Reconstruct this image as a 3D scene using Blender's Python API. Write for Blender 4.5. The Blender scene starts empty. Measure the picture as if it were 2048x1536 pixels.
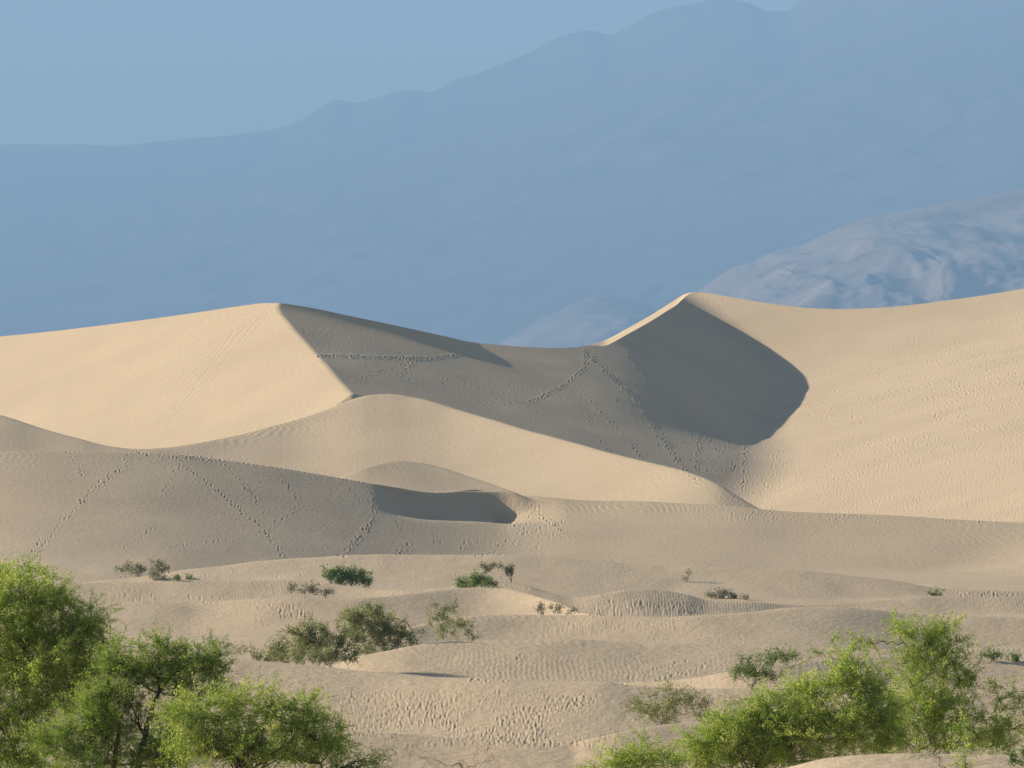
import bpy, math, random
import numpy as np

# ------------------------------------------------------------------ constants
COLSTEP = 1.5            # column spacing of the dune sheet, in 1/2048 of the frame width
ROWMUL = 1.0
EYE = 14.0               # camera height above the basin floor
HFOV = math.radians(10.0)
TT = math.tan(HFOV / 2)
HOR = 880.0              # picture row of the eye level
PITCH = math.atan((HOR - 768.0) / 1024.0 * TT)
K = TT / 1024.0
SUN_EL, SUN_BACK = 22.0, 18.0   # degrees above the horizon, degrees behind due left

C = bpy.context.scene.collection
rng = np.random.default_rng(7)


def slope_v(v):
    """tangent of the elevation angle of a picture row (world, per metre of forward distance)"""
    b = (768.0 - v) * K
    return (math.sin(PITCH) + b * math.cos(PITCH)) / (math.cos(PITCH) - b * math.sin(PITCH))


def zpt(v, d):
    return EYE + d * slope_v(v)


def v_of(z, d):
    s = (z - EYE) / d
    b = (s * math.cos(PITCH) - math.sin(PITCH)) / (math.cos(PITCH) + s * math.sin(PITCH))
    return 768.0 - b / K


def xpt(u, d):
    return (u - 1024.0) * K * d


def pchip(xq, x, y):
    x = np.asarray(x, float); y = np.asarray(y, float)
    h = np.diff(x); dl = np.diff(y) / h
    m = np.zeros(len(x))
    for i in range(1, len(x) - 1):
        if dl[i - 1] * dl[i] > 0:
            w1 = 2 * h[i] + h[i - 1]; w2 = h[i] + 2 * h[i - 1]
            m[i] = (w1 + w2) / (w1 / dl[i - 1] + w2 / dl[i])
    m[0] = dl[0]; m[-1] = dl[-1]
    xq = np.asarray(xq, float)
    xc = np.clip(xq, x[0], x[-1])
    i = np.clip(np.searchsorted(x, xc) - 1, 0, len(h) - 1)
    t = (xc - x[i]) / h[i]
    t2, t3 = t * t, t * t * t
    r = (2 * t3 - 3 * t2 + 1) * y[i] + (t3 - 2 * t2 + t) * h[i] * m[i] + (-2 * t3 + 3 * t2) * y[i + 1] + (t3 - t2) * h[i] * m[i + 1]
    return r


def smooth1(a, n):
    if n < 2:
        return a
    k = np.hanning(n + 2)[1:-1]; k /= k.sum()
    p = np.pad(a, n // 2, mode='edge')
    return np.convolve(p, k, mode='same')[n // 2:n // 2 + len(a)]


def smax(a, b, k):
    h = np.maximum(k - np.abs(a - b), 0) / k
    return np.maximum(a, b) + h * h * k * 0.25


def smin(a, b, k):
    h = np.maximum(k - np.abs(a - b), 0) / k
    return np.minimum(a, b) - h * h * k * 0.25


def sstep(a, b, x):
    t = np.clip((x - a) / (b - a), 0, 1)
    return t * t * (3 - 2 * t)


_tab = np.random.default_rng(11).random((256, 256))


def vnoise(x, y):
    xi = np.floor(x).astype(np.int64); yi = np.floor(y).astype(np.int64)
    fx = x - xi; fy = y - yi
    fx = fx * fx * fx * (fx * (fx * 6 - 15) + 10); fy = fy * fy * fy * (fy * (fy * 6 - 15) + 10)
    a = _tab[xi & 255, yi & 255]; b = _tab[(xi + 1) & 255, yi & 255]
    c = _tab[xi & 255, (yi + 1) & 255]; d = _tab[(xi + 1) & 255, (yi + 1) & 255]
    return (a * (1 - fx) + b * fx) * (1 - fy) + (c * (1 - fx) + d * fx) * fy - 0.5


def fbm(x, y, o=4, g=0.5):
    r = 0; a = 1.0
    for i in range(o):
        r = r + a * vnoise(x + 17.3 * i, y + 9.1 * i); x = x * 2.03; y = y * 2.03; a *= g
    return r


# ------------------------------------------------------------------ dune crests
# every crest: list of (u, v, depth) seen from the road; front slope, relief, back slope, rounding
SHEETS = [
    dict(n=40, p=[(-300, 1600, 96), (900, 1600, 96), (1400, 1575, 96), (1520, 1542, 95), (1596, 1521, 94), (1656, 1507, 94), (1745, 1499, 94), (1848, 1495, 94), (1950, 1497, 94), (2048, 1500, 94), (2400, 1530, 95)],
         m=.16, H=2.2, b=.16, r=.8),
    dict(n=70, p=[(-300, 1440, 142), (300, 1446, 142), (600, 1458, 142), (767, 1466, 142), (842, 1472, 142), (978, 1482, 141), (1080, 1486, 140), (1142, 1487, 140), (1178, 1478, 140), (1252, 1461, 141), (1320, 1450, 142), (1450, 1440, 143), (1700, 1430, 143), (2048, 1428, 143), (2400, 1430, 143)],
         m=.16, H=2.2, b=.14, r=.5),
    dict(n=200, p=[(-300, 1320, 205), (300, 1325, 205), (440, 1326, 205), (500, 1328, 205), (600, 1334, 204), (671, 1340, 204), (750, 1348, 203), (830, 1354, 202), (900, 1360, 201), (1000, 1364, 200), (1100, 1367, 199), (1187, 1367, 199), (1267, 1375, 198), (1356, 1377, 198), (1450, 1374, 198), (1600, 1372, 198), (1800, 1368, 198), (2048, 1372, 198), (2400, 1375, 198)],
         m=.26, H=4, b=.12, r=2.0),
    dict(n=40, p=[(-300, 1400, 225), (900, 1392, 225), (1150, 1374, 224), (1246, 1366, 223), (1341, 1360, 222), (1400, 1353, 221), (1460, 1341, 220), (1560, 1327, 221), (1650, 1317, 223), (1739, 1312, 225), (1800, 1311, 226), (1900, 1316, 226), (2048, 1324, 226), (2400, 1330, 226)],
         m=.2, H=2, b=.15, r=.6),
    dict(n=110, p=[(-300, 1370, 262), (500, 1352, 262), (620, 1340, 262), (671, 1331, 262), (705, 1319, 262), (773, 1305, 262), (825, 1296, 263), (893, 1289, 264), (961, 1284, 265), (1030, 1281, 265), (1120, 1281, 265), (1208, 1283, 265), (1327, 1286, 265), (1445, 1291, 264), (1505, 1294, 264), (1626, 1296, 264), (1750, 1300, 264), (1850, 1302, 265), (1950, 1297, 266), (2048, 1291, 267), (2400, 1285, 267)],
         m=.17, H=2.8, b=.14, r=1.5),
    dict(n=80, p=[(-300, 1345, 320), (600, 1320, 325), (760, 1280, 330), (820, 1256, 335), (880, 1240, 338), (951, 1230, 340), (1000, 1228, 340), (1074, 1228, 340), (1178, 1228, 339), (1267, 1233, 337), (1327, 1234, 336), (1416, 1230, 336), (1505, 1223, 338), (1596, 1215, 340), (1656, 1215, 340), (1745, 1219, 341), (1804, 1225, 342), (1864, 1227, 342), (1953, 1228, 342), (2048, 1231, 342), (2400, 1235, 342)],
         m=.25, H=2.8, b=.2, r=1.6),
    dict(n=90, p=[(-300, 1214, 400), (0, 1211, 400), (205, 1208, 400), (308, 1206, 400), (376, 1207, 400), (427, 1203, 400), (478, 1198, 399), (530, 1195, 398), (598, 1196, 397), (666, 1197, 397), (760, 1192, 398), (830, 1184, 401), (893, 1177, 404), (961, 1174, 406), (1012, 1176, 406), (1047, 1182, 403), (1081, 1192, 398), (1130, 1211, 388), (1180, 1228, 380), (1260, 1246, 376), (2400, 1270, 376)],
         m=.22, H=3.2, b=.35, r=1.2),
    dict(n=60, p=[(-300, 1169, 455), (0, 1168, 455), (171, 1167, 455), (308, 1164, 455), (450, 1161, 455), (560, 1160, 455), (643, 1164, 455), (681, 1169, 454), (722, 1175, 452), (773, 1179, 450), (830, 1179, 448), (880, 1176, 447), (940, 1166, 449), (995, 1161, 452), (1047, 1168, 450), (1098, 1184, 446), (1148, 1195, 443), (1208, 1188, 445), (1252, 1181, 447), (1290, 1179, 448), (1327, 1182, 448), (1371, 1190, 447), (1416, 1201, 446), (1505, 1204, 447), (1594, 1208, 449), (1700, 1205, 450), (1800, 1196, 452), (1850, 1192, 453), (1923, 1193, 453), (2048, 1193, 453), (2400, 1195, 453)],
         m=.24, H=2.8, b=.2, r=1.0),
    dict(n=70, p=[(-300, 1166, 520), (150, 1165, 520), (205, 1159, 520), (290, 1150, 520), (338, 1143, 520), (376, 1138, 521), (444, 1131, 522), (500, 1124, 523), (568, 1119, 524), (637, 1115, 524), (705, 1111, 525), (773, 1108, 525), (876, 1108, 525), (978, 1108, 525), (1089, 1113, 524), (1178, 1121, 523), (1267, 1127, 522), (1356, 1131, 521), (1445, 1133, 520), (1505, 1135, 520), (1594, 1139, 519), (1715, 1152, 517), (1804, 1165, 515), (1864, 1175, 513), (1953, 1181, 512), (2048, 1183, 512), (2400, 1188, 512)],
         m=.2, H=3.2, b=.14, r=1.8),
    dict(n=240, p=[(-300, 910, 690), (0, 902, 690), (81, 899, 691), (161, 900, 692), (269, 903, 693.2), (349, 907, 694.2), (430, 917, 695.2), (537, 931, 696.5), (644, 948, 697.8), (752, 968, 699), (800, 975, 701), (832, 980, 702.5), (870, 983, 705), (905, 982, 707), (945, 978, 709), (967, 983, 709.5), (999, 997, 709.5), (1012, 1000, 709.5), (1030, 991, 709), (1055, 988, 708), (1098, 992, 706.5), (1162, 998, 705), (1225, 1001, 703.6), (1289, 1003, 702), (1352, 1006, 700.5), (1416, 1008, 699), (1479, 1012, 697.5), (1543, 1019, 696), (1614, 1024, 694.5), (1768, 1031, 691.5), (1870, 1037, 689), (2048, 1046, 685), (2400, 1062, 678)],
         m=.23, H=11, b=.3, r=.8, far=.08, sd=90, Lb=8),
    dict(n=40, p=[(-300, 985, 715), (500, 985, 715), (660, 962, 716), (740, 934, 722), (800, 922, 727), (844, 925, 727), (890, 935, 724), (940, 951, 719), (1000, 971, 712), (1048, 988, 706), (1100, 1006, 704), (2400, 1090, 704)],
         m=.2, H=6, b=.3, r=1.0, far=.12, sd=60, Lb=12),
    dict(n=150, p=[(-300, 810, 842), (-100, 815, 834), (0, 832, 829), (81, 858, 821), (161, 879, 814), (215, 893, 810), (270, 899, 807), (330, 896, 810), (400, 886, 814), (463, 873, 819), (540, 852, 825), (600, 836, 830), (650, 818, 834), (700, 798, 838), (735, 788, 842), (775, 785, 842), (830, 793, 838), (908, 815, 826), (1035, 852, 804), (1162, 888, 782), (1289, 923, 760), (1380, 947, 745), (1430, 965, 737), (1470, 989, 731), (1510, 1013, 726), (1600, 1060, 716), (2400, 1300, 690)],
         m=.235, H=16, b=.42, r=1.6, far=.12, sd=260, sv=46, Lb=25),
]

MARG = 160
cols_in = np.arange(-MARG, 2048 + MARG + .1, COLSTEP)
left = -MARG - np.cumsum(np.geomspace(3, 900, 40)); right = 2048 + MARG + np.cumsum(np.geomspace(3, 900, 40))
U = np.concatenate([left[::-1], cols_in, right])
NU = len(U)
Uc = np.clip(U, -300, 2400)

for s in SHEETS:
    pu = [p[0] for p in s['p']]
    s['v'] = smooth1(pchip(Uc, pu, [p[1] for p in s['p']]), int(s.get('sv', 14) / COLSTEP))
    s['d'] = smooth1(pchip(Uc, pu, [p[2] for p in s['p']]), int(s.get('sd', 300) / COLSTEP))
    s['z'] = EYE + s['d'] * slope_v(s['v'])
    s['ds'] = smooth1(s['d'], int(320 / COLSTEP)); s['zs'] = smooth1(s['z'], int(s.get('sz', 320) / COLSTEP))


def sheet_z(s, y, i0=slice(None)):
    """height of one dune over (columns x rows of y)"""
    D = s['d'][:, None]; zc = s['z'][:, None]
    t = D - y
    wd = (1 - np.exp(-np.abs(t) / s.get('Lb', 7.0)))
    tf = t + (s['ds'][:, None] - D) * wd
    ta = np.sqrt(tf * tf + s['r'] ** 2) - s['r']
    m = s.get('mu', None)
    m = s['m'] if m is None else m[:, None]
    g = s.get('far', .03)
    # a crest's sharp bends soften away from it
    wz = 1 - np.exp(-np.abs(t) / s.get('Lb', 7.0))
    zc = zc * (1 - wz) + s['zs'][:, None] * wz
    front = zc - s['H'] * (1 - np.exp(-m * ta / s['H'])) - g * (np.sqrt(ta * ta + 3600) - 60)
    back = zc - s['b'] * ta
    return np.where(t >= 0, front, back)


# ------------------------------------------------------------------ the high dune
P0u, P0v, P0d = 540.0, 607.0, 935.0
P0 = np.array([xpt(P0u, P0d), P0d, zpt(P0v, P0d)])


def plane(p, phi, T, x, y):
    f = math.radians(phi)
    return p[2] + T * (math.cos(f) * (y - p[1]) - math.sin(f) * (x - p[0]))


def grad_plane(p, gx, gy, x, y):
    return p[2] + gx * (x - p[0]) + gy * (y - p[1])


def ray_hit(fn, u, v, y0=780., y1=1220.):
    """first point of a surface along the sight line of a picture position"""
    yy = np.linspace(y0, y1, 2000)
    d = fn((u - 1024) * K * yy, yy) - (EYE + yy * slope_v(v))
    i = int(np.argmax(d > 0))
    return np.array([(u - 1024) * K * yy[i], yy[i], EYE + yy[i] * slope_v(v)])


GX, GY = -.262, .133           # tilt of the shaded face


def slip_base(x, y):
    return grad_plane(P0, GX, GY, x, y)


FOLD = ray_hit(slip_base, 1262, 702)
BU = [480, 560, 640, 720, 800, 880, 1000]
BV = [598, 617, 637, 657, 677, 696, 722]


def slip_face(x, y):
    S = slip_base(x, y)
    u = x / (K * y) + 1024
    # the steep upper band, held in shade: starts on a line across the face
    vb = pchip(u, BU, BV)
    yl = (EYE - P0[2] + GY * P0[1] + GX * P0[0]) / (GY + GX * (u - 1024) * K - slope_v(vb))
    q = y - yl
    e = .45 * (1 - sstep(800, 960, u))
    S2 = grad_plane(FOLD, -.49, .13, x, y)
    if V3 is not None:
        S2 = smax(S2, grad_plane(V3, -.26, .06, x, y), 2.0)
    S = smin(S, S2, 2.0)
    return S + e * (q + np.sqrt(q * q + 9)) * .5


V3 = None
V3 = ray_hit(slip_face, 1475, 880)
V1 = ray_hit(slip_face, 1472, 672)
V2 = ray_hit(slip_face, 1548, 835)
print('fold', FOLD, 'valley', V1, V2, V3)


def high_dune(x, y):
    L = plane(P0, -60, .535, x, y)
    S = slip_face(x, y)
    F = smin(L, S, .35)
    B = plane(V1, -30, .42, x, y)
    B = smax(B, grad_plane(V2, .26, .06, x, y), 12.0)      # the bowl flattens towards its foot
    return smax(F, B, 2.6)


# brink of the high dune: where its face meets the skyline, column by column
SKY = [(-300, 705), (-100, 683), (0, 673), (100, 663), (200, 651), (300, 638), (400, 624), (480, 612), (525, 606.5), (550, 606), (600, 612), (700, 632), (800, 653), (900, 675), (940, 684), (1000, 690), (1060, 694.5), (1110, 696), (1150, 694.5), (1180, 690), (1210, 680), (1250, 659), (1300, 631), (1345, 603), (1375, 586), (1390, 584.5), (1410, 586), (1450, 592), (1500, 601), (1560, 610), (1620, 616), (1680, 618), (1740, 616.5), (1800, 612), (1900, 600), (1980, 588.5), (2048, 577), (2200, 552), (2400, 520)]
su, sv = [p[0] for p in SKY], [p[1] for p in SKY]
skyv = smooth1(pchip(Uc, su, sv), int(10 / COLSTEP))
rim = 12.0 * sstep(1175, 1215, Uc) * (1 - sstep(1350, 1392, Uc))     # strip of the sunny back slope above the brink
bv = skyv + rim
ys = np.linspace(780, 1240, 920)
Fx = high_dune((Uc[:, None] - 1024) * K * ys[None, :], ys[None, :])
over = Fx - (EYE + ys[None, :] * slope_v(bv)[:, None])
pos = over > 0
idx = np.argmax(pos, axis=1)
idx = np.clip(idx, 1, len(ys) - 1)
r_ = np.arange(NU)
o0, o1 = over[r_, idx - 1], over[r_, idx]
yb = ys[idx - 1] + (ys[1] - ys[0]) * np.clip(-o0 / (o1 - o0 + 1e-9), 0, 1)
yb = np.clip(yb, 870, 1220)
zb = EYE + yb * slope_v(bv)
Fb = high_dune((Uc - 1024) * K * yb, yb)
yc = yb + 1.2 + rim * 5.5
zc = EYE + yc * slope_v(skyv)
print('brink depth', yb[::120].round(0), 'gap', np.abs(Fb - zb).max())

# ------------------------------------------------------------------ rows
knots = [np.full(NU, 3.0)]
counts = []
for s in SHEETS:
    prev = knots[-1]
    knots.append(np.maximum(s['d'], prev + 3.0)); counts.append(s['n'])
knots.append(np.maximum(yb, knots[-1] + 8)); counts.append(420)
knots.append(np.maximum(yc, knots[-1] + .8)); counts.append(16)
knots.append(np.full(NU, 1400.0)); counts.append(24)
knots.append(np.full(NU, 2600.0)); counts.append(8)
knots.append(np.full(NU, 31000.0)); counts.append(8)
rows = []
SEG = []
for i, n in enumerate(counts):
    n = max(4, int(n * ROWMUL))
    t = np.linspace(0, 1, n, endpoint=False)
    e = 1.0 if i == 0 or i > len(SHEETS) else 1.45
    t = 1 - (1 - t) ** e
    rows.append(knots[i][:, None] * (1 - t) + knots[i + 1][:, None] * t)
    SEG += [i] * n
rows.append(knots[-1][:, None]); SEG.append(len(counts) - 1)
Y = np.concatenate(rows, axis=1)
SEG = np.array(SEG)
NV = Y.shape[1]
X = (U[:, None] - 1024.0) * K * Y
UU = np.repeat(U[:, None], NV, axis=1)
print('grid', NU, NV)


def base_floor(y):
    return np.interp(y, [0, 60, 95, 140, 205, 265, 340, 400, 455, 520, 600, 1000, 1200, 2600, 36000], [11.5, 8.8, 6.5, 4.6, 3.2, 2.4, 1.6, 1.0, .6, .2, -.6, -1.5, -2, -3, -3])


Z = base_floor(Y)
for i, s in enumerate(SHEETS):
    zs = sheet_z(s, Y)
    kk = 0.25 if i < 9 else 0.5
    if i == 9:      # lee hollow under the second crest
        H0 = np.array([xpt(860, 704.), 704., zpt(983, 704.)])
        slip = plane(H0, 42, .64, X, Y)
        cu = pchip(Uc, [-300, 725, 800, 870, 940, 1000, 1060, 1140, 2400], [0, .0, 1.3, 2.9, 3.4, 2.4, 1.6, .7, 0])
        t = np.maximum(s['d'][:, None] - Y, 0)
        rt = sstep(984, 1000, Uc)[:, None]
        fl = zs - cu[:, None] * np.exp(-(t / 13.) ** 4) * ((1 - rt) + rt * (1 - np.exp(-t / 1.8)))
        carve = smax(slip, fl, .25) * (1 - rt) + fl * rt
        wu = sstep(725, 800, Uc)
        zs = np.where(t > 0, zs * (1 - wu[:, None]) + np.minimum(zs, carve) * wu[:, None], zs)
    if i > 0:
        zs = zs - (1.0 if i == 10 else .12) * np.maximum(SHEETS[i - 1]['d'][:, None] - 1.0 - Y, 0)
    Z = smax(Z, zs, kk)
HD = high_dune(X, Y)
s9 = SHEETS[11]
HD = HD - .35 * np.maximum(s9['d'][:, None] + 14 - Y, 0) * (1 - sstep(1430, 1530, Uc))[:, None]
tt = (Y - yb[:, None]) / (yc - yb)[:, None]
strip = zb[:, None] * (1 - tt) + zc[:, None] * tt
back = zc[:, None] - .30 * (np.sqrt((Y - yc[:, None]) ** 2 + 4) - 2)
HD = np.where(Y <= yb[:, None] + 1e-6, HD + (zb - Fb)[:, None] * sstep(-10, 0, Y - yb[:, None]), np.where(Y <= yc[:, None] + 1e-6, strip, back))
Z = smax(Z, HD, 2.0)

# gentle unevenness of real sand, growing with the size of the dune
far = sstep(560, 700, Y)
Z += (fbm(X / 9., Y / 13., 3) * .22 + fbm(X / 2.1 + 40, Y / 3.1, 2) * .035) * (1 - far) * sstep(60, 100, Y)
Z += (fbm(X / 26. + 9, Y / 34., 3) * .35) * far * (1 - sstep(1, 30, Y - yb[:, None] + 31))


# ------------------------------------------------------------------ footprints, slides and ripples pressed into the sand
VV = v_of(Z, Y)
run = np.minimum.accumulate(VV, axis=1)
VIS = np.concatenate([np.ones((NU, 1), bool), VV[:, 1:] < run[:, :-1] + .5], axis=1)
HW, HV0, HV1, HU0 = 2048 + 320, 560, 1560, -160
HM = np.zeros((HV1 - HV0, HW), np.float32)


def stamp(u, v, ru, rv, dep):
    iu, iv = u - HU0, v - HV0
    n = int(max(ru, rv) * 2.6) + 2
    a0, a1 = max(0, int(iv) - n), min(HM.shape[0], int(iv) + n + 1)
    b0, b1 = max(0, int(iu) - n), min(HM.shape[1], int(iu) + n + 1)
    if a0 >= a1 or b0 >= b1:
        return
    yy, xx = np.mgrid[a0:a1, b0:b1]
    r2 = ((xx - iu) / ru) ** 2 + ((yy - iv) / rv) ** 2
    HM[a0:a1, b0:b1] += dep * ((r2 - .75) * np.exp(-r2 * 1.12)) * 1.3      # a pit with a raised lip


def poly_pts(pts, step, jit):
    p = np.array(pts, float)
    seg = np.hypot(*np.diff(p, axis=0).T); L = np.concatenate([[0], np.cumsum(seg)])
    t = np.arange(0, L[-1], step)
    x = np.interp(t, L, p[:, 0]); y = np.interp(t, L, p[:, 1])
    return x + rng.normal(0, jit, len(t)), y + rng.normal(0, jit * .6, len(t))


def trail(pts, wid=6, step=5, r=2.6, dep=1.0, squash=.75):
    for x, y in zip(*poly_pts(pts, step, wid * .45)):
        k = rng.uniform(.55, 1.15)
        stamp(x, y, r * k * rng.uniform(.75, 1.3), r * k * squash * rng.uniform(.7, 1.3), dep * 1.25 * rng.uniform(.4, 1.3) * k)


def field(n_, u0, u1, v0, v1, r, dep, dens=None, squash=.75, lo=-.16):
    n = int(n_ * 1.5); us = rng.uniform(u0, u1, n); vs = rng.uniform(v0, v1, n)
    nz = sstep(lo, .14, fbm(us / 95. + n, vs / 32. + u0, 3))
    ed = sstep(0, .3, (us - u0) / (u1 - u0)) * sstep(0, .3, (u1 - us) / (u1 - u0)) * sstep(0, .15, (vs - v0) / (v1 - v0))
    for x, y, w_, e_ in zip(us, vs, nz, ed):
        if rng.random() < w_ * (e_ if dens is None else dens(x, y)):
            k = rng.uniform(.45, 1.15)
            stamp(x, y, r * k * rng.uniform(.7, 1.35), r * k * squash * rng.uniform(.7, 1.3), dep * rng.uniform(.3, 1.3) * k)


def groove(pts, wid, dep):
    p = np.array(pts, float)
    for x, y in zip(*poly_pts(pts, wid * .5, 0)):
        stamp(x + math.sin(y * .13) * .8, y, wid, wid * .8, dep * .30)


# near left dune, seen from the road
trail([(255, 906), (252, 936), (215, 957), (177, 989), (156, 1016), (118, 1048), (86, 1086), (60, 1113)], 13, 2.0, 2.7, 1.2)
trail([(134, 903), (156, 936), (166, 952)], 5, 3); trail([(150, 903), (163, 938)], 4, 4)
trail([(365, 920), (344, 957), (322, 995), (306, 1032), (306, 1054), (268, 1081), (242, 1097)], 9, 3.4, 2.5, .9)
trail([(370, 932), (408, 963), (446, 989), (473, 1016), (510, 1043), (526, 1059), (558, 1102), (575, 1118)], 6, 3.0, 2.8, 1.2)
trail([(456, 930), (478, 957), (505, 989), (532, 1027)], 5, 4, 2.6, 1.1)
trail([(558, 952), (591, 989), (601, 1011), (569, 1038), (526, 1065), (483, 1073), (408, 1086), (344, 1091)], 6, 3.6, 2.6, 1.0)
trail([(757, 979), (752, 1011), (741, 1048), (720, 1081), (687, 1108)], 12, 1.7, 2.9, 1.4)
trail([(700, 975), (716, 1000), (738, 1035)], 5, 3.4, 2.4, .8); trail([(792, 1030), (800, 1070)], 5, 4, 2.5, .9)
trail([(265, 903), (330, 915), (420, 918), (460, 935)], 12, 2.2, 2.8, 1.1)
field(700, 690, 1080, 1076, 1112, 3.0, 1.2, lambda x, y: min(1, (y - 1070) / 30) * (1 - abs(x - 860) / 260))
field(420, 1008, 1130, 998, 1075, 2.7, 1.3, lambda x, y: .95 if (y - 998) < (x - 990) * .9 + 30 else .1)
field(260, 0, 700, 915, 1110, 2.4, .6)
trail([(1040, 1000), (1070, 1020), (1110, 1050), (1145, 1075)], 7, 3, 2.6, 1.1)
# crest of the near left dune, broken by walkers
trail([(280, 905), (349, 908), (430, 919), (537, 933), (644, 950), (752, 971)], 3, 4, 2.4, .8)
# shaded face of the high dune
for pts, wd, st, dp in (
        ([(943, 686), (921, 709), (863, 717), (781, 716), (635, 712)], 4, 1.6, 1.3),
        ([(838, 719), (806, 744), (806, 766)], 4, 2.4, 1.1), ([(830, 722), (794, 731), (743, 750), (720, 756)], 5, 3, .9),
        ([(1171, 700), (1171, 735), (1130, 770), (1086, 792), (1060, 804)], 4, 1.8, 1.2), ([(1060, 804), (1020, 806), (971, 808)], 5, 4, .7),
        ([(1181, 712), (1225, 757), (1270, 795), (1308, 852), (1333, 890), (1371, 935), (1400, 970)], 6, 1.8, 1.2),
        ([(1143, 782), (1162, 814), (1194, 865), (1215, 900)], 3, 9, 1.4), ([(1181, 795), (1206, 827), (1244, 865), (1276, 906), (1290, 935)], 3, 9, 1.4),
        ([(1422, 795), (1403, 827), (1397, 890), (1394, 945)], 6, 2.6, 1.2), ([(1352, 795), (1378, 833), (1429, 890), (1473, 941), (1490, 980)], 8, 4, 1.0),
        ([(1492, 890), (1489, 941), (1486, 985)], 6, 2.6, 1.2), ([(1545, 935), (1550, 910), (1580, 895)], 2, 3, 1.0),
        ([(1250, 700), (1330, 800), (1420, 920)], 10, 7, .9), ([(700, 770), (790, 760), (940, 765)], 10, 9, .7)):
    trail(pts, wd, st, 2.5, dp)
field(420, 1230, 1480, 780, 990, 2.4, .9, lambda x, y: 1 - abs((x - 1230) - (y - 780) * 1.05) / 130)
# right slope, trampled
field(16000, 1440, 2200, 620, 1045, 2.5, .85, lambda x, y: min(1.0, max(0.0, (x - 1480 + (y - 800) * .9) / 420.)) * min(1, max(0, (y - 690 + (x - 1700) * .25) / 160.)), .8, -.6)
trail([(1500, 905), (1600, 830), (1700, 700), (1760, 640)], 4, 8, 2.4, .5)
# slides on the sunny face
for a_, b_ in (((522, 618), (305, 858)), ((508, 630), (335, 800)), ((470, 660), (330, 860)), ((430, 690), (245, 830)), ((515, 640), (400, 780))):
    groove([a_, ((a_[0] + b_[0]) / 2 + rng.uniform(-8, 8), (a_[1] + b_[1]) / 2), b_], 3.0, .9)
# the low dunes in front
field(6000, 700, 1290, 1380, 1492, 3.3, 1.2, lambda x, y: min(1, max(0, 1 - abs((x - 1000) / 310.) ** 3)) * min(1, max(0, (y - 1376 - abs(x - 960) * .03) / 22.)), .8)
field(2200, 560, 1180, 1375, 1470, 3.0, 1.0, None, .8)
field(900, 500, 665, 1206, 1262, 2.8, 1.3, lambda x, y: 1 - abs((x - 585) / 90.) ** 2)
field(300, 200, 470, 1188, 1206, 2.6, 1.2); field(600, 230, 520, 1224, 1250, 2.4, .9)
field(1700, 1000, 1420, 1232, 1284, 2.4, .7); field(420, 1320, 1520, 1258, 1293, 2.6, .8)
field(1500, 1120, 1450, 1200, 1232, 2.4, 1.1); field(260, 1890, 2060, 1182, 1194, 2.4, 1.2)
for pts in ([(1245, 1366), (1265, 1352), (1300, 1344), (1345, 1328), (1385, 1318)], [(1315, 1360), (1340, 1350), (1380, 1342), (1425, 1325)], [(1330, 1358), (1400, 1340)], [(918, 1324), (935, 1345), (950, 1362)], [(945, 1362), (985, 1360), (1005, 1335)], [(1000, 1345), (1045, 1310)]):
    trail(pts, 5, 9, 3.6, 1.9, .7)
field(70, 880, 1020, 1330, 1366, 3.6, 1.7); field(500, 820, 1460, 1395, 1530, 3.2, .5)
field(400, 1160, 1900, 1060, 1110, 2.2, .45); field(500, 300, 1000, 1118, 1170, 2.6, .7)

fu = np.clip(UU - HU0, 0, HW - 1.01); fv = np.clip(VV - HV0, 0, HV1 - HV0 - 1.01)
iu = fu.astype(int); iv = fv.astype(int); du = fu - iu; dv = fv - iv
hs = (HM[iv, iu] * (1 - du) + HM[iv, iu + 1] * du) * (1 - dv) + (HM[iv + 1, iu] * (1 - du) + HM[iv + 1, iu + 1] * du) * dv
inside = VIS & (UU > HU0) & (UU < HU0 + HW) & (VV > HV0) & (VV < HV1) & (Y < yb[:, None] - .5)
Z0 = Z.copy()
Z = Z + np.where(inside, hs, 0) * K * Y * .95
# wind ripples: the wider ones are modelled here, the fine ones live in the material
wob = fbm(X / 14., Y / 14. + 3, 3)
big = np.sin((X * .94 + Y * .22 + wob * 5.5) * 2 * np.pi / .95)
patch = sstep(.04, .22, fbm(X / 30. + 5, Y / 50., 3)) * sstep(600, 660, Y)
pD9 = np.exp(-(((UU - 520) / 170.) ** 2 + ((VV - 868 + (UU - 520) * .22) / 17.) ** 2)) + np.exp(-(((UU - 1240) / 190.) ** 2 + ((VV - 1016) / 9.) ** 2))
Z = Z + big * (.006 * patch + .018 * np.where(VIS, pD9, 0)) * (Y < yb[:, None] - 2)
mid = np.sin((X * .96 + Y * .16 + wob * 2.4) * 2 * np.pi / .42)
pm = sstep(.05, .3, fbm(X / 12. + 31, Y / 22. + 4, 3)) * (1 - sstep(430, 560, Y)) * sstep(90, 120, Y)
Z = Z + mid * .004 * pm * sstep(215, 250, Y)
RIP = sstep(-.1, .3, fbm(X / 10. + 3, Y / 17. + 8, 3)) * (.35 + .65 * sstep(205, 250, Y)) * (1 - .85 * sstep(430, 640, Y))
del VV, fu, fv, iu, iv, du, dv, big, mid, wob, pm, pD9, patch


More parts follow.
